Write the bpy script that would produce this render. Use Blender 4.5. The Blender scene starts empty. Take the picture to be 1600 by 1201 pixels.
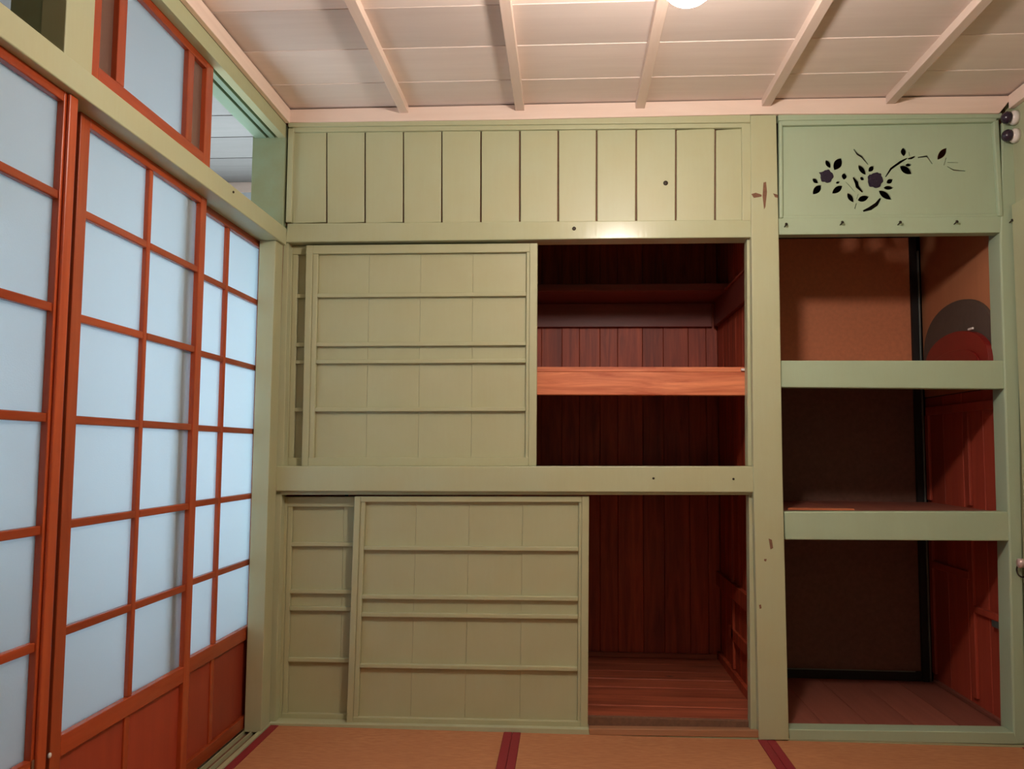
import bpy, bmesh, math, random
from mathutils import Vector, Matrix
random.seed(7)
S = bpy.context.scene
COL = S.collection

# ------------------------------------------------------------------ camera
FPX = 1310.3
YAW, PITCH, ROLL = -6.53495e-2, 7.80e-2, 7.5546e-3
CAM = Vector((1.0885, -3.1099, 1.0141))
cy_, sy_, cp_, sp_ = math.cos(YAW), math.sin(YAW), math.cos(PITCH), math.sin(PITCH)
FW = Vector((sy_ * cp_, cy_ * cp_, sp_))
R0 = Vector((cy_, -sy_, 0)); U0 = R0.cross(FW)
cr_, sr_ = math.cos(ROLL), math.sin(ROLL)
RT = R0 * cr_ + U0 * sr_
UP = U0 * cr_ - R0 * sr_
cd = bpy.data.cameras.new('camera'); cam = bpy.data.objects.new('camera', cd); COL.objects.link(cam)
cd.sensor_width = 36; cd.lens = FPX * 36 / 1600; cd.clip_start = 0.02
m = Matrix((RT, UP, -FW)).transposed().to_4x4(); m.translation = CAM
cam.matrix_world = m
S.camera = cam

# ------------------------------------------------------------------ light and exposure
S.view_settings.view_transform = 'Standard'; S.view_settings.look = 'None'
S.view_settings.gamma = 1; S.view_settings.use_curve_mapping = False
S.view_settings.exposure = 0.0
W = bpy.data.worlds.new('overcast sky'); S.world = W; W.use_nodes = True
W.node_tree.nodes['Background'].inputs[0].default_value = (0.62, 0.80, 1.0, 1)
W.node_tree.nodes['Background'].inputs[1].default_value = 0.6
LAMP_POS = (1.352, -1.33, 2.045); LAMP_R = 0.060; LAMP_E = 350.0
LAMP_COL = (1.0, 0.89, 0.80)
DAY_END, DAY_SIDE = 13.0, 4.2
DAY_COL = (0.77, 0.92, 1.0)

# ------------------------------------------------------------------ pixel ray -> point on a real plane of the room
def at(u, v, ax, val):
    d = FW + RT * ((u - 800) / FPX) - UP * ((v - 600.5) / FPX)
    t = (val - CAM[ax]) / d[ax]
    return CAM + d * t
def PB(u, v, y=0.0): return at(u, v, 1, y)
def PL(u, v, x=0.0): return at(u, v, 0, x)

# ------------------------------------------------------------------ materials
def lin(c):
    return tuple(((x / 255) / 12.92 if x / 255 <= 0.04045 else ((x / 255 + 0.055) / 1.055) ** 2.4) for x in c) + (1,)
def node(nt, t, loc=(0, 0), **kw):
    n = nt.nodes.new(t)
    for k, v in kw.items():
        if k in n.inputs: n.inputs[k].default_value = v
        else: setattr(n, k, v)
    return n
def base_mat(name, rough=0.6, spec=0.5):
    m = bpy.data.materials.new(name); m.use_nodes = True
    b = m.node_tree.nodes['Principled BSDF']
    b.inputs['Roughness'].default_value = rough
    b.inputs['Specular IOR Level'].default_value = spec
    return m, m.node_tree, b
def coords(nt, scale, rnd=True):
    tc = nt.nodes.new('ShaderNodeTexCoord'); mp = nt.nodes.new('ShaderNodeMapping')
    nt.links.new(tc.outputs['Object'], mp.inputs['Vector'])
    mp.inputs['Scale'].default_value = scale
    if rnd:
        oi = nt.nodes.new('ShaderNodeObjectInfo'); mu = node(nt, 'ShaderNodeMath', operation='MULTIPLY')
        mu.inputs[1].default_value = 37.0
        nt.links.new(oi.outputs['Random'], mu.inputs[0]); nt.links.new(mu.outputs[0], mp.inputs['Location'])
    return mp.outputs['Vector']
def ramp(nt, fac, stops):
    r = nt.nodes.new('ShaderNodeValToRGB'); e = r.color_ramp.elements
    while len(e) < len(stops): e.new(0.5)
    for k, (p, c) in enumerate(stops): e[k].position = p; e[k].color = c
    nt.links.new(fac, r.inputs[0]); return r.outputs[0]
def mixc(nt, fac, a, b, mode='MIX'):
    mx = nt.nodes.new('ShaderNodeMix'); mx.data_type = 'RGBA'; mx.blend_type = mode
    if isinstance(fac, (int, float)): mx.inputs[0].default_value = fac
    else: nt.links.new(fac, mx.inputs[0])
    for i, s in ((6, a), (7, b)):
        if isinstance(s, tuple): mx.inputs[i].default_value = s
        else: nt.links.new(s, mx.inputs[i])
    return mx.outputs[2]
def bump(nt, b, h, strength, dist=0.002):
    bp = nt.nodes.new('ShaderNodeBump'); bp.inputs['Strength'].default_value = strength
    bp.inputs['Distance'].default_value = dist
    nt.links.new(h, bp.inputs['Height']); nt.links.new(bp.outputs[0], b.inputs['Normal'])

def paint(name, c, dirt, rough=0.42, grain=(3, 3, 0.35), amount=0.35):
    m, nt, b = base_mat(name, rough)
    n1 = node(nt, 'ShaderNodeTexNoise', Scale=5.0, Detail=5.0, Roughness=0.6)
    nt.links.new(coords(nt, (1, 1, 1)), n1.inputs['Vector'])
    n2 = node(nt, 'ShaderNodeTexNoise', Scale=26.0, Detail=4.0)
    nt.links.new(coords(nt, grain), n2.inputs['Vector'])
    c1 = ramp(nt, n1.outputs[0], [(0.35, lin(c)), (0.75, lin(dirt))])
    c0 = mixc(nt, amount, lin(c), c1)
    c2 = mixc(nt, n2.outputs[0], c0, mixc(nt, 0.12, c0, (0.35, 0.25, 0.12, 1)))
    nt.links.new(c2, b.inputs['Base Color'])
    bump(nt, b, n2.outputs[0], 0.25, 0.0015)
    return m
def wood(name, light, dark, axis='z', rough=0.5, scale=9.0, contrast=1.0, knots=False, spec=0.5):
    m, nt, b = base_mat(name, rough, spec)
    sc = {'x': (0.08, 1, 1), 'y': (1, 0.08, 1), 'z': (1, 1, 0.08)}[axis]
    v = coords(nt, sc)
    n1 = node(nt, 'ShaderNodeTexNoise', Scale=scale * 4, Detail=6.0, Roughness=0.62, Distortion=0.6)
    nt.links.new(v, n1.inputs['Vector'])
    n2 = node(nt, 'ShaderNodeTexNoise', Scale=scale, Detail=2.0)
    nt.links.new(v, n2.inputs['Vector'])
    lo, hi = 0.5 - 0.22 / contrast, 0.5 + 0.22 / contrast
    c1 = ramp(nt, n1.outputs[0], [(lo, lin(dark)), (hi, lin(light))])
    c2 = mixc(nt, n2.outputs[0], c1, mixc(nt, 0.45, c1, lin(dark)))
    oi = nt.nodes.new('ShaderNodeObjectInfo')
    hs = nt.nodes.new('ShaderNodeHueSaturation')
    mr = node(nt, 'ShaderNodeMapRange'); mr.inputs[3].default_value = 0.82; mr.inputs[4].default_value = 1.15
    nt.links.new(oi.outputs['Random'], mr.inputs[0]); nt.links.new(mr.outputs[0], hs.inputs['Value'])
    if knots:
        vo = node(nt, 'ShaderNodeTexVoronoi', Scale=5.5)
        ks = {'x': (0.7, 1, 1.6), 'y': (1, 0.7, 1.6), 'z': (1.6, 1, 0.7)}[axis]
        nt.links.new(coords(nt, ks), vo.inputs['Vector'])
        kf = ramp(nt, vo.outputs['Distance'], [(0.03, (1, 1, 1, 1)), (0.10, (0, 0, 0, 1))])
        c2 = mixc(nt, kf, c2, lin(tuple(x * 0.45 for x in dark)))
    nt.links.new(c2, hs.inputs['Color']); nt.links.new(hs.outputs[0], b.inputs['Base Color'])
    bump(nt, b, n1.outputs[0], 0.3, 0.001)
    return m
def plain(name, c, rough=0.5, metal=0.0, noise=0.15, scale=30.0):
    m, nt, b = base_mat(name, rough); b.inputs['Metallic'].default_value = metal
    n = node(nt, 'ShaderNodeTexNoise', Scale=scale, Detail=3.0)
    nt.links.new(coords(nt, (1, 1, 1)), n.inputs['Vector'])
    d = tuple(x * (1 - 2 * noise) for x in lin(c)[:3]) + (1,)
    nt.links.new(mixc(nt, n.outputs[0], lin(c), d), b.inputs['Base Color'])
    return m
def emit(name, c, s):
    m = bpy.data.materials.new(name); m.use_nodes = True; nt = m.node_tree
    nt.nodes.clear(); e = node(nt, 'ShaderNodeEmission'); e.inputs[0].default_value = c + (1,); e.inputs[1].default_value = s
    o = nt.nodes.new('ShaderNodeOutputMaterial'); nt.links.new(e.outputs[0], o.inputs[0]); return m
def frosted(name, c, trans=0.5, rr=0.45, fine=260.0, bs=0.3):
    m = bpy.data.materials.new(name); m.use_nodes = True; nt = m.node_tree; nt.nodes.clear()
    tr = node(nt, 'ShaderNodeBsdfTranslucent'); tr.inputs[0].default_value = lin(c)
    df = node(nt, 'ShaderNodeBsdfDiffuse'); df.inputs[0].default_value = lin(c)
    rf = node(nt, 'ShaderNodeBsdfRefraction'); rf.inputs[0].default_value = lin(c); rf.inputs['Roughness'].default_value = rr; rf.inputs['IOR'].default_value = 1.05
    gl = node(nt, 'ShaderNodeBsdfGlossy'); gl.inputs[0].default_value = (1, 1, 1, 1); gl.inputs['Roughness'].default_value = 0.35
    fr = node(nt, 'ShaderNodeFresnel'); fr.inputs[0].default_value = 1.3
    n = node(nt, 'ShaderNodeTexNoise', Scale=fine, Detail=2.0); nt.links.new(coords(nt, (1, 1, 1)), n.inputs['Vector'])
    bp = nt.nodes.new('ShaderNodeBump'); bp.inputs['Strength'].default_value = bs; bp.inputs['Distance'].default_value = 0.001
    nt.links.new(n.outputs[0], bp.inputs['Height'])
    for x in (tr, df, rf, gl): nt.links.new(bp.outputs[0], x.inputs['Normal'])
    m1 = nt.nodes.new('ShaderNodeMixShader'); m1.inputs[0].default_value = 0.30
    nt.links.new(tr.outputs[0], m1.inputs[1]); nt.links.new(df.outputs[0], m1.inputs[2])
    m2 = nt.nodes.new('ShaderNodeMixShader'); m2.inputs[0].default_value = 1 - trans
    nt.links.new(m1.outputs[0], m2.inputs[1]); nt.links.new(rf.outputs[0], m2.inputs[2])
    m3 = nt.nodes.new('ShaderNodeMixShader'); nt.links.new(fr.outputs[0], m3.inputs[0])
    nt.links.new(m2.outputs[0], m3.inputs[1]); nt.links.new(gl.outputs[0], m3.inputs[2])
    o = nt.nodes.new('ShaderNodeOutputMaterial'); nt.links.new(m3.outputs[0], o.inputs[0]); return m
def tatami_mat():
    m, nt, b = base_mat('woven_straw', 0.75, 0.3)
    w = node(nt, 'ShaderNodeTexWave', wave_type='BANDS', bands_direction='Y'); w.inputs['Scale'].default_value = 95; w.inputs['Distortion'].default_value = 0.4
    nt.links.new(coords(nt, (1, 1, 1), False), w.inputs['Vector'])
    n = node(nt, 'ShaderNodeTexNoise', Scale=120.0, Detail=3.0); nt.links.new(coords(nt, (0.25, 1, 1)), n.inputs['Vector'])
    n3 = node(nt, 'ShaderNodeTexNoise', Scale=4.0, Detail=4.0); nt.links.new(coords(nt, (1, 1, 1)), n3.inputs['Vector'])
    c1 = ramp(nt, n.outputs[0], [(0.3, lin((172, 112, 74))), (0.7, lin((202, 142, 98)))])
    c2 = mixc(nt, n3.outputs[0], c1, lin((176, 114, 76)))
    nt.links.new(c2, b.inputs['Base Color']); bump(nt, b, w.outputs[0], 0.35, 0.001); return m

GREEN = paint('sage_green_paint', (178, 183, 148), (176, 166, 118), 0.40)
GREENG = paint('glossy_sage_green_paint', (178, 184, 150), (174, 168, 122), 0.2)
GREEND = paint('sage_green_door_paint', (177, 179, 142), (168, 160, 116), 0.45)
GREENP = paint('soft_green_panel_paint', (166, 186, 158), (160, 174, 142), 0.5)
TRACKG = paint('matt_sage_track_paint', (178, 183, 148), (176, 166, 118), 0.9)
for _m in (TRACKG,): _m.node_tree.nodes['Principled BSDF'].inputs['Specular IOR Level'].default_value = 0.1
TRACK = paint('matt_green_track_paint', (128, 156, 134), (120, 136, 104), 0.9)
GREEN_DAY = paint('daylit_green_paint', (146, 164, 134), (140, 140, 98), 0.5, amount=0.9)  # sage post reveals, with the cool daylight on them put into the colour
CREAM = wood('pale_painted_timber', (240, 218, 204), (222, 196, 180), 'y', 0.5, 6, 0.8)
CREAMX = wood('pale_painted_cornice', (240, 218, 204), (224, 198, 182), 'x', 0.5, 6, 0.8)
CEIL = wood('limewashed_ceiling_board', (240, 224, 214), (224, 206, 196), 'x', 0.7, 6, 0.7)
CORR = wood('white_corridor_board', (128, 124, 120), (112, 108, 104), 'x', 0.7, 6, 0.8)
OR_V = wood('orange_stained_wood_upright', (184, 84, 44), (152, 60, 28), 'z', 0.26, 8, 1.0)
OR_H = wood('orange_stained_wood_rail', (180, 80, 42), (146, 56, 26), 'y', 0.26, 8, 1.0)
KICK = wood('red_stained_panel', (176, 72, 46), (154, 58, 38), 'z', 0.45, 5, 0.7)
CED = wood('red_cedar_closet_board', (204, 90, 52), (132, 48, 30), 'z', 0.5, 7, 1.2)
CEDX = wood('red_cedar_floor_board', (196, 106, 74), (136, 66, 44), 'x', 0.5, 7, 1.3, True)
PINE = wood('knotty_pine_beam', (232, 146, 100), (170, 80, 46), 'x', 0.45, 7, 1.5, True)
CEDS = wood('red_shelf_edge', (190, 92, 66), (140, 62, 44), 'x', 0.45, 7, 1.0)
CED_SHADE = wood('shaded_cleat_board', (140, 62, 48), (104, 42, 34), 'x', 0.45, 7, 1.0)  # shelf and cleat wood darkened to carry the shadow they lie in
PLY = wood('brown_plywood', (200, 134, 94), (180, 114, 78), 'z', 0.6, 5, 0.6)
HARD_LIT = plain('lit_brown_hardboard', (228, 140, 98), 0.7, 0, 0.14, 60)  # upper rear sheet of the bay, lamplight put into its paler colour
HARD_SHADE = plain('shaded_brown_hardboard', (128, 88, 74), 0.7, 0, 0.22, 60)  # same hardboard lower down, shade put into its darker colour
RBW = wood('red_brown_side_board', (180, 78, 56), (150, 58, 42), 'z', 0.5, 6, 0.8)
RBF = wood('brown_bay_floor_board', (160, 96, 78), (130, 74, 60), 'y', 0.55, 5, 0.8)
DARK = plain('black_gap', (34, 26, 24), 0.8)
BEAD = plain('grey_metal_bead', (120, 125, 120), 0.4, 0.5)
GLASS = frosted('frosted_glass', (226, 238, 246))
PATG = frosted('patterned_glass', (176, 140, 122), 0.6, 0.3, 90, 1.0)
TAT = tatami_mat()
REDC = plain('red_cloth_border', (150, 34, 42), 0.7, 0, 0.2, 200)
PURP = plain('dark_purple_lacquer', (42, 28, 54), 0.4, 0, 0.3, 60)
TANW = wood('worn_tan_sill_wood', (196, 142, 104), (158, 108, 74), 'x', 0.6, 7, 1.0)
PORC = plain('white_porcelain', (235, 225, 220), 0.2, 0, 0.05)
KNOB = plain('dark_purple_bakelite', (48, 34, 52), 0.2, 0, 0.1)
PINKM = plain('pinkish_metal_plate', (225, 195, 190), 0.3, 0.3, 0.15)
IRON = plain('dark_iron', (60, 50, 40), 0.5, 0.6, 0.2)
RUST = plain('bare_brown_wood_scrape', (140, 98, 72), 0.8, 0, 0.3, 90)
GREYB = plain('grey_brown_board', (96, 80, 70), 0.75, 0, 0.15, 40)
LACQ = plain('red_lacquer', (136, 34, 30), 0.35, 0, 0.15, 20)
PLASTR = paint('sage_green_wall_paint', (172, 178, 146), (164, 160, 120), 0.5)
PLAST = paint('plain_sage_plaster', (222, 224, 206), (210, 208, 186), 0.6)
LAMPM = emit('warm_lit_globe', LAMP_COL, LAMP_E)
SKYE = emit('daylit_end_window_pane', DAY_COL, DAY_END)
SKYS = emit('daylit_side_window_pane', DAY_COL, DAY_SIDE)

# ------------------------------------------------------------------ object helpers
WPOS = {}
def root(name, loc, label, cat, kind=None, group=None):
    o = bpy.data.objects.new(name, None); COL.objects.link(o); o.location = loc; o.empty_display_size = 0.05
    WPOS[o.name] = Vector(loc); o['label'] = label; o['category'] = cat
    if kind: o['kind'] = kind
    if group: o['group'] = group
    return o
def tag(o, label, cat=None, kind=None, group=None):
    o['label'] = label
    if cat: o['category'] = cat
    if kind: o['kind'] = kind
    if group: o['group'] = group
    return o
def build(name, verts, faces, mat, parent=None, bev=0.0015, smooth=False):
    vs = [Vector(v) for v in verts]
    lo = Vector([min(v[i] for v in vs) for i in range(3)]); hi = Vector([max(v[i] for v in vs) for i in range(3)])
    c = (lo + hi) / 2
    me = bpy.data.meshes.new(name); me.from_pydata([v - c for v in vs], [], faces); me.validate()
    bm = bmesh.new(); bm.from_mesh(me); bmesh.ops.recalc_face_normals(bm, faces=bm.faces); bm.to_mesh(me); bm.free()
    me.materials.append(mat)
    if smooth:
        for p in me.polygons: p.use_smooth = True
    o = bpy.data.objects.new(name, me); COL.objects.link(o); WPOS[o.name] = c
    if parent:
        o.parent = parent; o.location = c - WPOS[parent.name]
    else: o.location = c
    if bev:
        b = o.modifiers.new('bevel', 'BEVEL'); b.width = bev; b.segments = 2; b.limit_method = 'ANGLE'; b.angle_limit = math.radians(40)
    return o
def prism(name, poly, vec, mat, parent=None, bev=0.0015):
    n = len(poly); vec = Vector(vec); poly = [Vector(p) for p in poly]
    vs = poly + [p + vec for p in poly]
    fs = [tuple(range(n)), tuple(range(2 * n - 1, n - 1, -1))] + [(i, (i + 1) % n, n + (i + 1) % n, n + i) for i in range(n)]
    return build(name, vs, fs, mat, parent, bev)
def box(name, x0, x1, y0, y1, z0, z1, mat, parent=None, bev=0.0015):
    return prism(name, [(x0, y0, z0), (x1, y0, z0), (x1, y0, z1), (x0, y0, z1)], (0, y1 - y0, 0), mat, parent, bev)
def pxb(name, pts, y, dep, mat, parent=None, bev=0.0015):
    """a board of the back wall: its front outline measured on the plane Y=y, thickness dep going back"""
    return prism(name, [PB(u, v, y) for u, v in pts], (0, dep, 0), mat, parent, bev)
def lathe(name, prof, c, axis, mat, parent=None, n=24):
    """prof: (radius, height) pairs along axis from c"""
    ax = Vector(axis).normalized(); t = Vector((0, 0, 1)) if abs(ax.z) < 0.9 else Vector((1, 0, 0))
    e1 = ax.cross(t).normalized(); e2 = ax.cross(e1); c = Vector(c)
    vs, fs = [], []
    for r, h in prof:
        for k in range(n):
            a = 2 * math.pi * k / n
            vs.append(c + ax * h + (e1 * math.cos(a) + e2 * math.sin(a)) * max(r, 1e-4))
    for i in range(len(prof) - 1):
        for k in range(n):
            k2 = (k + 1) % n
            fs.append((i * n + k, i * n + k2, (i + 1) * n + k2, (i + 1) * n + k))
    fs.append(tuple(range(n))); fs.append(tuple(range((len(prof) - 1) * n, len(prof) * n)))
    return build(name, vs, fs, mat, parent, 0, True)
def torus(name, c, axis, R, r, mat, parent=None, n=24, k=8, a0=0.0, a1=2 * math.pi):
    ax = Vector(axis).normalized(); t = Vector((0, 0, 1)) if abs(ax.z) < 0.9 else Vector((1, 0, 0))
    e1 = ax.cross(t).normalized(); e2 = ax.cross(e1); c = Vector(c); vs, fs = [], []
    for i in range(n):
        a = 2 * math.pi * i / n; d = e1 * math.cos(a) + e2 * math.sin(a)
        for j in range(k):
            b = 2 * math.pi * j / k; vs.append(c + d * (R + r * math.cos(b)) + ax * (r * math.sin(b)))
    for i in range(n):
        for j in range(k):
            fs.append((i * k + j, i * k + (j + 1) % k, ((i + 1) % n) * k + (j + 1) % k, ((i + 1) % n) * k + j))
    return build(name, vs, fs, mat, parent, 0, True)

XR = 2.72          # right wall
YF = -4.2          # wall behind the camera
ZC = 2.328         # ceiling boards
# ================================================================== floor and shell
fl = root('floor', (1.35, -2, -0.04), 'bare sub-floor of the room under the straw mats', 'floor', 'structure')
box('floor_slab', -0.03, XR + .05, YF, 0.02, -0.10, -0.042, PLY, fl, 0)
wf = root('wall_front', (1.35, YF, 0), 'plain sage green wall facing the closets', 'wall', 'structure')
box('wall_surface', -0.1, XR + .1, YF - .06, YF, -0.1, 2.4, PLAST, wf, 0)
wr = root('wall_right', (XR, -2, 0), 'sage green wall at the right edge of the closets, with upright trim', 'wall', 'structure')
box('wall_surface', XR, XR + .06, YF, 0.0, -0.1, 2.4, PLASTR, wr, 0)
box('door_trim', 2.700, XR, -0.13, -0.012, 0.0, 1.915, GREEN, wr)
box('skirting_board', 2.700, XR, YF, -0.132, 0.0, 0.05, GREEN, wr)

# ceiling: lapped boards running left-right, battens running away from the camera
ce = root('ceiling', (1.35, -2, ZC), 'limewashed board ceiling with pale battens', 'ceiling', 'structure')
y = 0.03
while y > YF:
    y2 = y - 0.2525
    vs = [(-0.02, y, ZC + .001), (XR + .02, y, ZC + .001), (XR + .02, y2, ZC - .001), (-0.02, y2, ZC - .001)]
    prism('ceiling_board', vs, (0, 0, 0.012), CEIL, ce, 0.001)
    y = y2 - 0.0006
box('roof_deck', -0.15, XR + .1, YF - .06, 1.1, ZC + .03, ZC + .07, DARK, ce, 0)
for xb in (0.463, 0.908, 1.362, 1.829, 2.280):
    box('ceiling_batten', xb - .017, xb + .017, YF, -0.018, 2.299, ZC + .002, CREAM, ce, 0.002)
pr_ = [PB(455, 170, -.018), PB(1180, 160, -.018)]
zb0, zb1 = PB(455, 190, -.018).z, PB(1556, 176, -.018).z
prism('cornice', [PB(449, 191, -.018), PB(800, 186.5, -.018), PB(1190, 178, -.018), PB(1562, 176.5, -.018),
                  (XR, -.018, 2.322), (PB(1215, 157, -.018).x, -.018, 2.326), (0.0, -.018, 2.322)], (0, 0.024, 0), CREAMX, ce, 0.002)
box('cornice', 0.0, 0.018, YF, -0.018, 2.267, 2.322, CREAM, ce, 0.002)
box('cornice', 2.700, XR, YF, -0.018, 2.272, 2.322, CREAM, ce, 0.002)

# ================================================================== left wall frame
wl = root('wall_left', (0, -1, 0), 'sage green timber frame holding the glazed sliding doors and transom', 'wall', 'structure')
box('header_beam', -0.10, 0.012, YF, -0.002, 1.791, 1.857, GREEN, wl, 0.003)
box('corner_post', -0.062, 0.0, -0.085, -0.002, 0.0, 1.791, GREEN, wl, 0.002)
box('corner_post', -0.13, 0.0, -0.012, 0.05, 1.857, 2.267, GREEN_DAY, wl, 0.002)
box('transom_post', -0.05, 0.006, -1.430, -1.324, 1.857, 2.215, GREEN, wl, 0.002)
box('post_side_board', -0.125, -0.05, -1.425, -1.33, 1.857, 2.215, GREEN_DAY, wl, 0.002)
# upper track beam with its two grooves
for x0, x1 in ((-0.03, 0.0), (-0.062, -0.042), (-0.12, -0.074)):
    box('upper_track_strip', x0, x1, YF, -0.002, 2.212, 2.267, TRACKG if x0 == -0.03 else TRACK, wl, 0.001)
box('upper_track_bed', -0.12, -0.012, YF, -0.002, 2.245, 2.30, DARK, wl, 0)
# threshold with grooves
for x0, x1, mt in ((-0.012, 0.004, GREEN), (-0.037, -0.034, GREEN), (-0.0655, -0.0625, GREEN), (-0.10, -0.090, GREEN)):
    box('threshold_strip', x0, x1, YF, -0.004, -0.015, 0.004, mt, wl, 0.0005)
box('threshold_bed', -0.10, 0.004, YF, -0.004, -0.04, -0.012, RUST, wl, 0)
box('wall_infill', -0.10, -0.01, YF, -2.07, 0.0, 1.791, PLAST, wl, 0)
box('wall_infill', -0.10, -0.03, YF, -2.9, 1.857, 2.215, PLAST, wl, 0)
lathe('nail_head', [(0.004, 0), (0.004, .003), (.001, .005)], (0.012, PL(364, 300, .012).y, PL(364, 300, .012).z), (1, 0, 0), IRON, wl, 10)

# ================================================================== sliding glazed doors of the left wall
RAILS = [1.560, 1.313, 1.076, 0.838, 0.597]
def glass_door(n, xf, y1, label, w=0.703):
    th = 0.022; y0 = y1 - w; xb = xf - th; st = 0.040; mu = 0.020
    d = root('door_%d' % n, (xf, y0, 0.006), label, 'door', 'structure')
    zt, zb = 1.797, 0.008
    box('stile', xb, xf, y0, y0 + st, zb, zt, OR_V, d, 0.002)
    box('stile', xb, xf, y1 - st, y1, zb, zt, OR_V, d, 0.002)
    a, b = y0 + st, y1 - st; mid = (a + b) / 2
    box('top_rail', xb, xf, a, b, 1.768, zt, OR_H, d, 0.002)
    box('lock_rail', xb, xf, a, b, 0.322, 0.368, OR_H, d, 0.002)
    box('bottom_rail', xb, xf, a, b, zb, 0.050, OR_H, d, 0.002)
    box('muntin', xb + .002, xf - .003, mid - mu / 2, mid + mu / 2, 0.368, 1.768, OR_V, d, 0.003)
    box('panel_divider', xb + .004, xf - .008, mid - .012, mid + .012, 0.050, 0.322, OR_V, d, 0.002)
    for z in RAILS:
        for c0, c1 in ((a, mid - mu / 2), (mid + mu / 2, b)):
            box('glazing_bar', xb + .002, xf - .003, c0, c1, z - mu / 2, z + mu / 2, OR_H, d, 0.003)
    zs = [0.368] + sorted([z for z in RAILS]) + [1.768]
    for i in range(6):
        for c0, c1 in ((a, mid - mu / 2), (mid + mu / 2, b)):
            lo = zs[i] + (mu / 2 if i else 0); hi = zs[i + 1] - (mu / 2 if i < 5 else 0)
            box('pane', xb + .004, xb + .0065, c0, c1, lo, hi, GLASS, d, 0)
    for c0, c1 in ((a, mid - .012), (mid + .012, b)):
        box('lower_panel', xb + .004, xf - .013, c0, c1, 0.050, 0.322, KICK, d, 0.001)
    return d
d1 = glass_door(1, -0.012, -1.353, 'orange glazed sliding door cut off by the left edge of the photo')
box('astragal', -0.012, -0.004, -1.385, -1.353, 0.012, 1.79, OR_V, d1, 0.003)
d2 = glass_door(2, -0.040, -0.597, 'orange glazed sliding door between the other two, overlapping the corner one', 0.686)
box('gap_shade_strip', -0.064, -0.057, -1.345, -1.283, 0.012, 1.79, DARK, d2, 0)  # dark strip added behind the door gap to give its shade
d3 = glass_door(3, -0.068, 0.006, 'orange glazed sliding door with the brightest panes, next to the green corner post')
lathe('fixing_screw', [(0.006, 0), (0.006, .003), (.002, .005)], (-0.0395, PL(76, 1180, -.04).y, PL(76, 1180, -.04).z), (1, 0, 0), PORC, d2, 12)
box('repair_plate', -0.012, -0.010, -1.392, -1.356, 0.30, 0.368, RUST, d1, 0.001)

# transom window
w1 = root('window_1', (-0.03, -0.95, 1.857), 'orange framed transom window with frosted centre above the sliding doors', 'window', 'structure')
tx0, tx1 = -0.055, -0.031; tz0, tz1 = 1.859, 2.226
box('stile', tx0, tx1, -1.318, -1.234, tz0, tz1, OR_V, w1, 0.002)
box('stile', tx0, tx1, -0.652, -0.604, tz0, tz1, OR_V, w1, 0.002)
box('bottom_rail', tx0, tx1, -1.234, -0.652, tz0, tz0 + .062, OR_H, w1, 0.002)
box('top_rail', tx0, tx1, -1.234, -0.652, tz1 - .036, tz1, OR_H, w1, 0.002)
for a in (-1.158, -0.775): box('muntin', tx0, tx1, a, a + .038, tz0 + .062, tz1 - .036, OR_V, w1, 0.002)
for a, b_, mt in ((-1.234, -1.155, PATG), (-1.127, -0.775, GLASS), (-0.737, -0.652, PATG)):
    o = box('pane', tx0 + .006, tx0 + .009, a, b_, tz0 + .062, tz1 - .036, mt, w1, 0)
    if mt is PATG: o['label'] = 'narrow brownish patterned pane'

# ================================================================== corridor beyond the left wall
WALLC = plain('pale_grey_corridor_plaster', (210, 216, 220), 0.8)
co = root('ceiling_corridor', (-0.5, 0, 2.45), 'whitish board ceiling seen through the open transom', 'ceiling', 'structure')
del co['category']; co['category'] = 'ceiling'
yj = [-2.9, -2.66, -2.42, -2.18, -1.94, -1.70, -1.46, -1.22, -0.98, -0.74, -0.50, -0.26, -0.115, 0.11, 0.335, 0.584, 0.861, 1.235]
for a, b_ in zip(yj[:-1], yj[1:]):
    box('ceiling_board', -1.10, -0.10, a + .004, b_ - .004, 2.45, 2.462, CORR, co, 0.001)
box('ceiling_backing', -1.10, -0.13, YF, 1.3, 2.466, 2.48, DARK, co, 0)
wc = root('wall_corridor', (-1.1, -1, 0), 'corridor walls behind the sliding doors', 'wall', 'structure')
box('end_beam', -1.10, -0.13, 1.235, 1.275, 2.395, 2.452, CREAMX, wc)
box('end_sill_wall', -1.10, -0.13, 1.235, 1.275, -0.05, 0.30, CORR, wc)
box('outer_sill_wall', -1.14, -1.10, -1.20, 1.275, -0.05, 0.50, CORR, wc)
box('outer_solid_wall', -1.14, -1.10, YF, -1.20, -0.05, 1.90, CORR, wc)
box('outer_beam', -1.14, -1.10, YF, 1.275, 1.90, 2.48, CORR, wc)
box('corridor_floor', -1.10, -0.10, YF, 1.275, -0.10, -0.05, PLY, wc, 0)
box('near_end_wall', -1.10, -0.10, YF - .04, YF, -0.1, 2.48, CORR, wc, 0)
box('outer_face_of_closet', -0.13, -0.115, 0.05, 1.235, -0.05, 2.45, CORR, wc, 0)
w2 = root('window_2', (-0.6, 1.25, 0.3), 'bright daylit window at the end of the corridor', 'window', 'structure')
for a in (-1.10, -0.63, -0.17): box('stile', a, a + .04, 1.24, 1.27, 0.30, 2.0, OR_V, w2)
for a in (-1.06, -0.59): box('pane', a, a + .42 if a < -.9 else a + .42, 1.25, 1.255, 0.30, 2.0, SKYE, w2, 0)
box('end_upper_wall', -1.10, -0.13, 1.237, 1.275, 2.0, 2.395, WALLC, wc)
w3 = root('window_3', (-1.12, -1, 0.25), 'row of daylit windows along the outer side of the corridor', 'window', 'structure')
for i in range(3):
    a = -1.20 + i * 0.81
    box('stile', -1.135, -1.105, a, a + .05, 0.50, 2.05, OR_V, w3)
    box('pane', -1.125, -1.120, a + .05, a + .81, 0.50, 1.90, SKYS, w3, 0)

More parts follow.
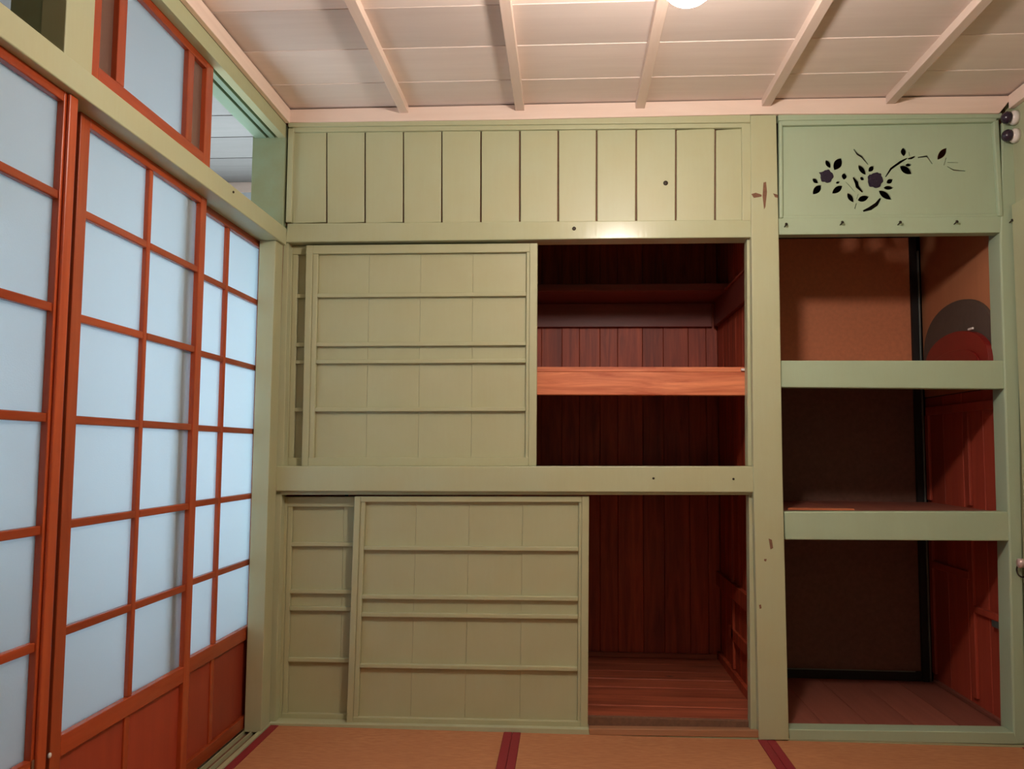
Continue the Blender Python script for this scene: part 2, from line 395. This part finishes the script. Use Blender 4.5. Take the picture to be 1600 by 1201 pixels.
# ================================================================== back wall
wb = root('wall_back', (1.35, 0, 0), 'sage green painted timber wall framing the built-in closets', 'wall', 'structure')
pxb('pillar', [(1173, 180), (1174, 370), (1177.5, 769), (1186, 1156), (1233, 1156), (1223, 740), (1217, 370), (1213, 179)], -0.012, 0.11, GREEN, wb, 0.003)
pxb('right_post', [(1566, 190), (1563, 364), (1562.5, 379), (1570, 616), (1577, 845), (1583.5, 1144), (1584, 1163), (1604, 1163), (1598, 845), (1590, 379), (1586, 190)], 0.0, 0.09, GREENP, wb, 0.006)
box('right_return', 2.700, XR + .05, 0.006, 0.06, 0.0, 2.30, GREEN, wb, 0.001)
pxb('header_beam', [(449, 349), (1173, 343), (1175, 370.5), (446, 378)], -0.002, 0.09, GREENG, wb, 0.003)
pxb('header_beam', [(1216, 340.5), (1566, 337.5), (1583, 363), (1217, 366.5)], 0.002, 0.05, GREENP, wb, 0.003)
pxb('mid_beam', [(431, 728), (1178, 728.5), (1180, 769), (431, 767)], -0.004, 0.10, GREEN, wb, 0.003)
pxb('sill', [(420, 1129), (784, 1136), (920, 1139), (921, 1148), (784, 1145.5), (418, 1138)], -0.004, 0.10, GREEN, wb, 0.002)
pxb('bare_sill', [(920, 1138), (1186, 1141), (1187, 1152), (921, 1148)], -0.004, 0.018, TANW, wb, 0.002)
pxb('bare_sill', [(920, 1137), (1186, 1140), (1187, 1152), (921, 1148)], 0.024, 0.03, TANW, wb, 0.002)
box('sill_base', 0.004, XR, -0.001, 0.055, -0.06, 0.006, GREEN, wb, 0)
pxb('head_track', [(432, 765), (1177, 767), (1177, 773), (432, 772.5)], 0.012, 0.006, GREEN, wb, 0)
pxb('sill', [(1232, 1139), (1584, 1144), (1590, 1163), (1234, 1156)], -0.002, 0.07, GREENP, wb, 0.003)
pxb('crown_moulding', [(450, 189), (1173, 179), (1173, 191), (450, 198)], -0.012, 0.02, GREEN, wb, 0.003)
pxb('crown_moulding', [(457, 196), (1174, 189), (1174, 199), (457, 206)], -0.004, 0.02, GREEN, wb, 0.003)
pxb('upright_moulding', [(1159, 197), (1174, 197), (1174, 345), (1160, 345)], -0.004, 0.02, GREEN, wb, 0.003)
pxb('upright_moulding', [(450, 200), (459, 200), (455, 347), (446, 347)], -0.006, 0.02, GREEN, wb, 0.003)
pxb('left_jamb', [(443, 377), (451, 377), (443, 728), (431, 728)], 0.012, 0.06, GREEN, wb, 0.002)
pxb('left_jamb', [(430, 767), (440, 767), (430, 1133), (419, 1133)], 0.012, 0.06, GREEN, wb, 0.002)
pxb('right_jamb', [(1167, 371), (1177, 371), (1178, 728), (1168.5, 728)], 0.022, 0.05, GREEN, wb, 0.003)
pxb('right_jamb', [(1170, 768), (1181, 768), (1187, 1145), (1173, 1144)], 0.022, 0.05, GREEN, wb, 0.003)
ed = [456, 510, 570, 630, 690, 751, 812, 872, 932, 994, 1056, 1117.5, 1164]
random.seed(3)
for a, b_ in zip(ed[:-1], ed[1:]):
    g = random.uniform(0.8, 1.5)
    pxb('wall_board', [(a + g, 203), (b_ - g * .6, 200), (b_ - 1.2, 347), (a + 1.2, 349)], 0.008 + random.uniform(-.0015, .0015), 0.012, GREEN, wb, 0.003)
pxb('board_backing', [(450, 195), (1176, 188), (1176, 350), (446, 352)], 0.021, 0.004, RUST, wb, 0)
for u, v, y in ((1040, 286, 0.008), (897, 357, -.002), (1021, 747, -.004), (1146, 748, -.004)):
    p = PB(u, v, y); s = 1.0 if v < 300 else (0.8 if v < 400 else .45)
    lathe('nail_hole', [(0.009 * s, 0), (0.009 * s, .0015), (.004 * s, .002)], (p.x, p.y, p.z), (0, -1, 0), IRON, wb, 12)
for pts in ([(1193, 285), (1197, 284), (1198.5, 300), (1196, 323), (1194, 327), (1191.5, 306)], [(1174, 303), (1181, 301), (1190, 304), (1190, 307), (1178, 309)], [(1208, 302), (1215, 304), (1216, 309), (1211, 308)],
            [(1201, 841), (1206, 843), (1208, 856), (1204, 858)], [(1194, 873), (1198, 873), (1197, 877), (1194, 876)], [(1186, 945), (1189, 944), (1190, 950), (1187, 951)]):
    pxb('paint_scrape', pts, -0.0128, 0.0012, RUST, wb, 0)

# carved panel with a cut-out spray of flowers
fp = root('wall_panel', (2.2, 0.01, 2.0), 'green openwork panel with cut-out spray of leaves and two dark flowers', 'panel', 'structure')
YP = 0.012
C1 = lambda x, y: (1240 + x / 8.006, 200 + y / 8.006)
C2 = lambda x, y: (1380 + x / 10.0, 200 + y / 10.0)
def leaf(p, q, w, n=7):
    (x0, y0), (x1, y1) = p, q; dx, dy = x1 - x0, y1 - y0; L = math.hypot(dx, dy); nx, ny = -dy / L, dx / L
    up, dn = [], []
    for i in range(1, n):
        t = i / n; h = w * 0.62 * math.sin(math.pi * t) ** 0.75 * (1.08 - .16 * t)
        up.append((x0 + dx * t + nx * h, y0 + dy * t + ny * h)); dn.append((x0 + dx * t - nx * h, y0 + dy * t - ny * h))
    return [p] + up + [q] + dn[::-1]
def ribbon(ps, w):
    L, R_ = [], []
    for i, (x, y) in enumerate(ps):
        a = ps[max(i - 1, 0)]; b = ps[min(i + 1, len(ps) - 1)]
        dx, dy = b[0] - a[0], b[1] - a[1]; l = math.hypot(dx, dy)
        k = w / 2 * (0.45 if i in (0, len(ps) - 1) else 1)
        L.append((x - dy / l * k, y + dx / l * k)); R_.append((x + dy / l * k, y - dx / l * k))
    return L + R_[::-1]
cuts = []
for p, q, w in (((598, 375), (508, 525), 82), ((405, 400), (462, 500), 50), ((238, 632), (308, 688), 44), ((345, 712), (242, 828), 66),
                ((640, 562), (630, 645), 54), ((612, 720), (482, 818), 60), ((528, 690), (580, 670), 24), ((675, 812), (752, 928), 54),
                ((803, 905), (942, 856), 60), ((1066, 782), (1228, 895), 66), ((1125, 748), (1248, 745), 42), ((1163, 688), (1243, 640), 46),
                ((812, 462), (905, 585), 54), ((1004, 475), (938, 545), 48), ((832, 618), (885, 645), 36)):
    cuts.append([C1(*a) for a in leaf(p, q, w)])
for ps, w in (([(650, 672), (700, 722), (765, 800)], 9), ([(812, 822), (786, 890)], 12), ([(786, 940), (766, 1010)], 24),
              ([(752, 262), (800, 325), (855, 358), (932, 455)], 26), ([(1150, 612), (1222, 505), (1345, 418), (1425, 375)], 28),
              ([(870, 1038), (960, 1005), (1040, 950), (1090, 875)], 48), ([(748, 615), (790, 680), (800, 730), (865, 800)], 52)):
    cuts.append([C1(*a) for a in ribbon(ps, w)])
for p, q, w in (((318, 305), (320, 440), 70), ((262, 595), (452, 715), 92), ((345, 580), (445, 572), 40), ((992, 312), (848, 492), 78)):
    cuts.append([C2(*a) for a in leaf(p, q, w)])
for ps, w in (([(385, 480), (440, 470), (500, 440)], 36), ([(540, 460), (685, 438), (765, 560)], 30), ([(985, 460), (950, 580)], 24),
              ([(1005, 538), (1170, 540)], 16), ([(1000, 600), (1100, 655), (1285, 672)], 20), ([(400, 375), (412, 440)], 20)):
    cuts.append([C2(*a) for a in ribbon(ps, w)])
def flat_with_holes(name, outer, holes, y, th, mat, parent):
    cu = bpy.data.curves.new(name + '_outline', 'CURVE'); cu.dimensions = '2D'; cu.fill_mode = 'BOTH'; cu.extrude = th / 2
    c = PB(1390, 265, y)
    for poly in [outer] + holes:
        sp = cu.splines.new('POLY'); sp.points.add(len(poly) - 1); sp.use_cyclic_u = True
        for i, (u, v) in enumerate(poly):
            p = PB(u, v, y); sp.points[i].co = (p.x - c.x, p.z - c.z, 0, 1)
    tmp = bpy.data.objects.new('tmp', cu); COL.objects.link(tmp)
    me = bpy.data.meshes.new_from_object(tmp.evaluated_get(bpy.context.evaluated_depsgraph_get()))
    bpy.data.objects.remove(tmp); bpy.data.curves.remove(cu)
    me.transform(Matrix.Rotation(math.radians(90), 4, 'X')); me.name = name
    for p in me.polygons: p.use_smooth = False
    me.materials.clear(); me.materials.append(mat)
    o = bpy.data.objects.new(name, me); COL.objects.link(o); o.parent = parent; WPOS[o.name] = Vector((c.x, y + th / 2, c.z))
    o.location = WPOS[o.name] - WPOS[parent.name]; return o
flat_with_holes('openwork_board', [(1220, 192), (1556, 188), (1566, 341), (1222, 343)], cuts, YP, 0.006, GREENP, fp)
def flower(cx, cy, r, spikes):
    pts = []
    for k in range(40):
        a = 2 * math.pi * k / 40; rr = r * (1 + 0.07 * math.cos(5 * a + .5) + 0.04 * math.sin(9 * a))
        for sa, sl in spikes:
            d = abs((a - sa + math.pi) % (2 * math.pi) - math.pi)
            if d < 0.16: rr = max(rr, r * (1 + sl * (1 - d / 0.16)))
        pts.append(C1(cx + rr * math.cos(a), cy + rr * math.sin(a)))
    o = prism('flower', [PB(u, v, YP - .003) for u, v in pts], (0, .004, 0), PURP, fp, 0)
    o['label'] = 'dark purple round flower'
    for k in range(5):
        a = 2 * math.pi * k / 5 + .3
        q = leaf((cx + .15 * r * math.cos(a), cy + .15 * r * math.sin(a)), (cx + .92 * r * math.cos(a), cy + .92 * r * math.sin(a)), r * .62)
        prism('petal', [PB(*C1(*t), YP - .0055) for t in q], (0, .003, 0), PURP, o, 0.0005)
flower(415, 602, 80, [(3.62, .35)])
flower(1022, 652, 94, [(5.42, .3), (3.9, .1)])
for pts in ([(1217, 187), (1560, 181), (1557, 190), (1222, 196)], [(1217, 187), (1223, 194), (1224, 340), (1218, 341)],
            [(1552, 190), (1561, 186), (1568, 338), (1561, 337)]):
    pxb('panel_moulding', pts, -0.004, 0.02, GREENP, fp, 0.004)
pxb('panel_moulding', [(1216, 178), (1566, 176), (1566, 184), (1216, 188)], -0.008, 0.03, GREENP, fp, 0.002)
pxb('panel_moulding', [(1224, 336), (1562, 333), (1566, 340), (1222, 343)], 0.006, 0.02, GREENP, fp, 0.003)

# nails along the rail below the flower panel
lab = ['bent nail with scraped paint at the pillar end of the rail under the flower panel',
       'rusty nail in the green rail, second from the pillar', 'rusty nail in the middle of the green rail under the flower panel',
       'rusty nail in the green rail, second from the right post', 'rusty nail in the right post, level with the rail under the flower panel']
for (u, v), l in zip(((1226, 354), (1313, 351), (1403, 351), (1491, 350), (1577, 348)), lab):
    yy = 0.0015; p = PB(u, v, yy)
    n = root('nail', (p.x, p.y, p.z), l, 'nail', None, 'nails along the green rail')
    lathe('shank', [(0.0022, -0.003), (0.0022, 0.018)], p, (0.1, -1, 0.25), IRON, n, 8)
    q = p + Vector((0.1, -1, .25)).normalized() * 0.018
    lathe('head', [(0.0055, 0), (0.0055, 0.002), (0.002, 0.003)], q, (0.1, -1, .25), IRON, n, 10)

# ================================================================== closet interiors
YB, XW, ZF = 0.97, 1.815, 0.045
wi = root('wall_closet_rear', (0.9, YB, 0), 'red cedar boarding at the rear of the left closet', 'wall', 'structure')
random.seed(11); x = 0.02; k = 0
wd = []
while x < XW:
    w = random.choice((0.085, 0.10, 0.12, 0.135)); x2 = min(x + w, XW)
    box('cedar_board', x + .0005, x2 - .0005, YB + random.uniform(-.002, .002), YB + .015, 0.0, 2.32, CED, wi, 0.002); x = x2
box('backing', 0.0, XW, YB + .016, YB + .02, 0, 2.32, DARK, wi, 0)
ws = root('wall_closet_side', (XW, 0.5, 0), 'red cedar boarding on the right side inside the left closet', 'wall', 'structure')
y = 0.10
while y < YB - .01:
    y2 = min(y + 0.145, YB); box('cedar_board', XW, XW + .012, y + .0015, y2 - .0015, 0.0, 2.32, CED, ws, 0.003); y = y2
box('partition_core', XW + .013, XW + .035, 0.09, 1.0, 0.0, 2.32, DARK, ws, 0)
wsl = root('wall_closet_left', (0.0, 0.5, 0), 'cedar boarding on the left side inside the left closet', 'wall', 'structure')
box('wall_surface', -0.11, 0.0, 0.052, 1.0, 0.0, 2.32, CED, wsl, 0)
p1 = PL(1168, 925, XW); p2 = PL(1168, 950, XW)
box('side_rail', XW - .02, XW, 0.12, YB, p2.z, p1.z, CED, ws, 0.002)
p1 = PL(1168, 1003, XW); p2 = PL(1168, 1022, XW)
box('side_rail', XW - .012, XW, 0.12, YB - .25, p2.z, p1.z, CED, ws, 0.002)
box('side_stile', XW - .012, XW, 0.62, 0.66, ZF + .04, .92, CED, ws, 0.002)
box('skirting_board', XW - .018, XW, 0.06, YB, ZF, ZF + .035, CED, ws, 0.002)
box('skirting_board', 0.02, XW - .02, YB - .014, YB, ZF, ZF + .022, CEDX, wi, 0.002)
fc = root('floor_closet', (0.9, 0.5, ZF), 'reddish plank floor of the lower left closet', 'floor', 'structure')
y = 0.075
for k in range(7):
    box('floor_board', 0.0, XW, y + .0015, y + .1265, ZF - .02, ZF + random.uniform(-.0015, .0005), CEDX, fc, 0.003); y += 0.128
box('front_strip', 1.10, XW, 0.055, 0.075, -0.02, ZF, RUST, fc, 0.002)

# decks of the left closet
dk = root('closet_deck', (0.9, 0.5, 0.93), 'cedar board deck above the green middle beam, floor of the upper closet', 'shelf')
for k in range(6):
    box('deck_board', 0.0, XW, 0.10 + k * .145, 0.10 + (k + 1) * .145 - .002, 0.925, 0.945, CEDX, dk, 0.002)
sh = root('closet_shelf', (0.9, 0.1, 1.3), 'knotty orange pine shelf with deep front beam in the open upper closet', 'shelf')
za, zb_, zc_ = PB(1000, 573, .095).z, PB(1000, 581, .095).z, PB(1000, 617, .095).z
box('front_beam', 0.02, XW - .002, 0.095, 0.135, zc_, zb_, PINE, sh, 0.003)
for k in range(5):
    box('shelf_board', 0.02, XW - .002, 0.097 + k * .173, 0.097 + (k + 1) * .173 - .002, zb_ + .0005, za, PINE, sh, 0.002)
p = PB(1158, 577, .09)
box('wedge', XW - .07, XW - .045, 0.088, 0.096, p.z - .005, p.z + .004, PORC, sh, 0.001)
hs = root('closet_shelf', (0.9, 0.6, 1.72), 'narrow red shelf with shade in its colour, high at the rear of the open upper closet', 'shelf')
YS = 0.62; zs1 = PB(1000, 454, YS).z; zs2 = PB(1000, 443, YS).z
box('shelf_board', 0.02, XW - .002, YS, YB - .003, zs1, zs2, CED_SHADE, hs, 0.002)
box('cleat', 0.02, XW - .03, YB - .028, YB - .003, zs1 - .115, zs1 - .001, CED_SHADE, hs, 0.002)
box('cleat', XW - .022, XW - .001, 0.105, YB - .03, zs1 - .115, zs1 - .001, CED_SHADE, hs, 0.002)
box('cleat_cap', XW - .03, XW - .001, 0.105, YS - .002, zs1, zs1 + .008, CEDS, hs, 0.002)

# right bay
YB2, XW2 = 0.73, 2.682
wi2 = root('wall_bay_rear', (2.2, YB2, 0), 'brown hardboard at the rear of the right bay, light and shade in its tones', 'wall', 'structure')
box('hardboard_sheet', 1.86, 2.63, YB2, YB2 + .006, 0.0, 1.332, HARD_SHADE, wi2, 0.001)
box('hardboard_sheet', 1.86, 2.63, YB2, YB2 + .006, 1.334, 1.985, HARD_LIT, wi2, 0.001)
box('hardboard_sheet', 1.86, 2.63, YB2, YB2 + .006, 1.987, 2.32, DARK, wi2, 0.001)  # black sheet stands in for the shade behind the cut-outs
box('corner_batten', 2.63, 2.656, YB2 - .02, YB2 + .006, 0.0, 2.32, DARK, wi2, 0.002)
box('bottom_batten', 1.86, 2.63, YB2 - .012, YB2, 0.03, 0.07, DARK, wi2, 0.002)
box('bottom_bead', 1.95, 2.60, YB2 - .015, YB2 - .012, 0.068, 0.073, BEAD, wi2, 0.001)
ws2 = root('wall_bay_side', (XW2, 0.4, 0), 'brown boarded right side inside the right bay', 'wall', 'structure')
box('metal_bead', 2.657, 2.664, YB2 - .024, YB2, 0.03, 1.92, BEAD, wi2, 0.001)
box('plywood_sheet', XW2, XW2 + .012, 0.06, YB2 + .006, 1.262, 2.32, PLY, ws2, 0.001)
y = 0.06
for w in (0.16, 0.17, 0.17, 0.176):
    box('side_board', XW2, XW2 + .012, y + .001, y + w - .001, 0.0, 1.258, RBW, ws2, 0.002); y += w
for yy in (0.70, 0.335):
    box('side_batten', XW2 - .012, XW2, yy - .016, yy + .016, 0.07, 0.70, RBW, ws2, 0.002)
    box('side_batten', XW2 - .012, XW2, yy - .016, yy + .016, 0.81, 1.18, RBW, ws2, 0.002)
box('side_rail', XW2 - .014, XW2, 0.10, YB2 - .03, 1.18, 1.215, RBW, ws2, 0.002)
box('side_rail', XW2 - .014, XW2, 0.08, 0.318, 0.40, 0.425, RBW, ws2, 0.002)
box('side_rail', XW2 - .014, XW2, 0.352, 0.68, 0.52, 0.55, RBW, ws2, 0.002)
box('skirting_board', XW2 - .016, XW2, 0.075, YB2 - .03, 0.03, 0.045, RBF, ws2, 0.002)
p = PL(1566, 977, XW2)
hp = root('hinge', (p.x, p.y, p.z), 'small worn metal hinge low on the brown side wall of the right bay', 'hinge')
box('hinge_leaf', XW2 - .016, XW2 - .0138, p.y - .02, p.y + .045, p.z - .012, p.z + .012, BEAD, hp, 0.001)
lathe('pin', [(0.004, -.014), (.004, .014)], (XW2 - .017, p.y - .02, p.z), (0, 0, 1), BEAD, hp, 10)
box('partition_face', 1.852, 1.858, 0.095, YB2, 0.0, 2.32, RBW, ws2, 0)
fb = root('floor_bay', (2.2, 0.4, 0.03), 'dark brown plank floor at the foot of the right bay', 'floor', 'structure')
for k in range(5):
    x0 = 1.86 + k * .1644
    box('floor_board', x0 + .001, x0 + .1634, 0.068, YB2, 0.01, 0.030 + random.uniform(-.001, .0005), RBF, fb, 0.002)
tp = root('ceiling_closet', (1.3, 0.5, 2.32), 'dark closet top hidden above the openings', 'ceiling', 'structure')
box('top_board', -0.1, XR + .04, 0.03, 1.02, 2.32, 2.345, DARK, tp, 0)
box('outer_back_board', -0.1, XR + .04, 1.0, 1.03, -0.1, 2.34, DARK, tp, 0)
box('outer_side_board', XW2 + .013, XR + .04, 0.06, 1.0, -0.1, 2.34, DARK, tp, 0)
box('under_board', -0.1, XR + .04, 0.03, 1.0, -0.1, -0.021, DARK, tp, 0)

def bay_shelf(label, q, zt_, mats):
    s = root('closet_shelf', (2.2, 0.02, q[0]), label, 'shelf')
    pxb('front_rail', q[1], 0.004, 0.045, GREENP, s, 0.004)
    for k in range(3):
        x0 = 1.86 + k * .274
        box('shelf_board', x0 + .0005, x0 + .2735, 0.05, YB2 - .026, zt_ - .02, zt_ - random.uniform(.001, .002), mats, s, 0.001)
    return s
z2 = PB(1400, 563, .004).z; z3 = PB(1400, 799, .004).z
bay_shelf('upper green-fronted shelf in the right bay, holding the red arched panel', (z2, [(1219, 563), (1568, 563), (1570, 607.5), (1220, 605)]), z2 - .012, RBF)
bay_shelf('lower green-fronted shelf in the right bay with bare brown boards', (z3, [(1225, 799), (1576, 799), (1578, 845), (1227, 843)]), z3 - .003, RBF)

# things on the upper bay shelf, leaning on the side wall
zsh = z2 - .0125
def arch_board(name, x, th, y0, y1, ztop, zbase, mat, parent, n=26, k=0.9):
    c = (y0 + y1) / 2; a = (y1 - y0) / 2; pts = [(x, y0, zbase), (x, y1, zbase)]
    for i in range(n + 1):
        t = math.pi * i / n
        yy = c + a * math.cos(t); zz = zbase + (ztop - zbase) * (math.sin(t) ** k)
        if 0 < i < n: pts.append((x, yy, zz))
    return prism(name, pts, (th, 0, 0), mat, parent, 0.002)
ab = root('arched_board', (2.67, 0.36, zsh), 'large grey-brown arched board leaning against the plywood side of the bay', 'board')
arch_board('board', 2.666, 0.014, 0.02 + .05, 0.70, 1.632, zsh, GREYB, ab, k=.55)
ld = root('red_arch_board', (2.63, 0.33, zsh), 'dark red arched lid in front of the grey-brown arched board', 'lid')
arch_board('lid_body', 2.640, 0.022, 0.072, 0.63, 1.500, zsh, LACQ, ld, k=.7)
arch_board('raised_rim', 2.632, 0.008, 0.13, 0.56, 1.425, zsh, LACQ, ld, k=.7)
pk = PL(1517, 518, 2.64)
box('painted_glint', 2.634, 2.641, pk.y - .024, pk.y + .014, 1.487, 1.496, PORC, ld, 0.002)['label'] = 'painted glint on the top edge'  # highlight on the lid's edge, modelled as a pale sliver
# lit strip of the lower bay shelf, its light put in as a pale board
lb = prism('lit_strip', [(PB(1232, 797, .05).x, 0.056, z3 - .002), (PB(1336, 797, .05).x, 0.056, z3 - .002), (PB(1330, 797, .08).x, 0.085, z3 - .002), (PB(1236, 797, .08).x, 0.085, z3 - .002)], (0, 0, .007), PINE, None, 0.001)
tag(lb, 'lit orange part of the shelf behind the lower green rail, made as a pale board', 'painted light')

# ================================================================== sliding closet doors
def bil(c, s, t):
    tl, tr, br, bl = c
    return (tl * (1 - s) + tr * s) * (1 - t) + (bl * (1 - s) + br * s) * t
def closet_door(px, yf, label, cols, rows, nb_top):
    c = [PB(u, v, yf) for u, v in px]
    base = (c[3] + c[2]) / 2
    d = root('closet_sliding_door', base, label, 'sliding door', None, 'sliding doors of the closet')
    def piece(name, s0, s1, t0, t1, dy, th, mat=GREEND, bev=0.002):
        off = Vector((0, dy, 0))
        return prism(name, [bil(c, s0, t0) + off, bil(c, s1, t0) + off, bil(c, s1, t1) + off, bil(c, s0, t1) + off], (0, th, 0), mat, d, bev)
    L, R_ = cols[0], cols[-1]; T, B = rows[0], rows[-1]
    piece('stile', 0, L * .55, 0, 1, 0, .026); piece('stile_bead', L * .55, L, T * .5, B + (1 - B) * .5, .004, .018, GREEND, .003)
    piece('stile', R_ + (1 - R_) * .3, 1, 0, 1, 0, .026); piece('stile_bead', R_, R_ + (1 - R_) * .3, T * .5, B + (1 - B) * .5, .004, .018, GREEND, .003)
    piece('rail', L * .55, R_ + (1 - R_) * .3, 0, T, 0.001, .024); piece('rail', L * .55, R_ + (1 - R_) * .3, B, 1, 0.001, .024)
    for a, b_ in zip(cols[:-1], cols[1:]):
        piece('panel_board', a + .0004, b_ - .0004, T * .5, B + (1 - B) * .5, .0175 + random.uniform(-.0004, .0004), .005, GREEND, .0006)
    for t in rows[1:-1]:
        piece('batten', L, R_, t - .021, t - .003, .002, .016, GREEND, .002)
    piece('backing', .01, .99, .01, .99, .023, .003, GREEND, 0)
    return d
random.seed(5)
UC = [.052, .273, .497, .723, .953]; UR = [.040, .243, .466, .544, .760, .962]
LC = [.047, .265, .492, .720, .957]; LR = [.026, .243, .458, .536, .758, .967]
closet_door([(478.5, 383), (840, 379.5), (838, 728), (471, 728)], 0.020, 'front sliding door of the upper closet, level sage boards with cross battens', UC, UR, 0)
closet_door([(447, 384), (808, 381), (806, 728), (439, 728)], 0.052, 'rear sliding door of the upper closet, only a narrow strip showing beside the corner', UC, UR, 0)
closet_door([(554, 775), (920.5, 775), (918.5, 1140), (541, 1132)], 0.020, 'front sliding door of the lower closet, wide sage boards with cross battens', LC, LR, 0)
closet_door([(440, 776), (806, 775), (804, 1138), (430, 1130)], 0.052, 'rear sliding door of the lower closet, part showing beside the corner', LC, [.045, .225, .435, .51, .735, .955], 0)

# ================================================================== straw mats
mlab = ['orange-brown straw mat beside the glazed sliding doors', 'orange-brown straw mat between the two dark red bands', 'orange-brown straw mat at the right wall']
for (a, b_), l in zip(((0.006, 0.8955), (0.8965, 1.7955), (1.7965, 2.697)), mlab):
    t = root('straw_mat', ((a + b_) / 2, -0.9, -0.042), l, 'mat', None, 'straw floor mats')
    box('woven_cover', a + .03, b_ - .03, -1.82, -0.003, -0.042, 0.0, TAT, t, 0.002)
    box('cloth_border', a, a + .03, -1.82, -0.003, -0.042, 0.0012, REDC, t, 0.002)
    box('cloth_border', b_ - .03, b_, -1.82, -0.003, -0.042, 0.0012, REDC, t, 0.002)

# ================================================================== lamp
lx, ly, lz = LAMP_POS
lp = root('pendant_lamp', (lx, ly, 2.32), 'glowing round lamp under the ceiling, cut off by the top of the photo', 'lamp')
prof = [(LAMP_R * math.sin(math.pi * i / 16), -LAMP_R * math.cos(math.pi * i / 16)) for i in range(1, 16)]
lathe('globe', [(0.001, -LAMP_R)] + prof + [(0.001, LAMP_R)], LAMP_POS, (0, 0, 1), LAMPM, lp, 32)
lathe('socket', [(0.02, 0), (0.022, 0.01), (0.020, 0.05), (0.008, 0.06)], (lx, ly, lz + LAMP_R - .004), (0, 0, 1), PORC, lp, 20)
lathe('cord', [(0.003, 0), (0.003, 2.31 - (lz + LAMP_R + .05))], (lx, ly, lz + LAMP_R + .05), (0, 0, 1), IRON, lp, 8)
lathe('ceiling_rose', [(0.035, 0), (0.035, -.008), (0.012, -.022)], (lx + .0, ly, 2.325), (0, 0, 1), PORC, lp, 20)

# ================================================================== right wall knobs and pull
for (u, v), l in zip(((1581, 184), (1583, 212)), ('upper of two dark round knobs with pale bases in the top right corner', 'lower of two dark round knobs with pale bases in the top right corner')):
    z = at(u, v, 1, -.03).z; y0_ = -0.012
    c = Vector((2.7085, -0.030, z))
    k = root('wall_knob', (XR, -0.030, z), l, 'knob', None, 'pair of round wall knobs')
    lathe('porcelain_base', [(0.026, 0), (0.026, 0.014), (0.020, 0.022), (0.015, .026)], (XR, -0.030, z), (-1, 0, 0), PORC, k, 24)
    lathe('dark_cap', [(0.015, 0), (0.022, 0.004), (0.0225, 0.012), (0.017, 0.022), (0.007, 0.029), (.001, .030)], (XR - .026, -0.030, z), (-1, -0.25, 0), KNOB, k, 24)
pz = at(1592, 880, 1, -.04).z
pl = root('door_pull', (2.70, -0.030, pz), 'pale metal pull with a dark hanging ring at the right edge', 'door pull')
lathe('rosette', [(0.020, 0), (0.020, 0.003), (0.012, 0.006), (0.012, .016), (0.016, .020), (0.016, .034), (.001, .037)], (2.70, -0.030, pz), (-1, 0, 0), PINKM, pl, 20)
torus('hanging_ring', (2.676, -0.032, pz - .026), (1, 0.35, 0), 0.022, 0.0028, IRON, pl)
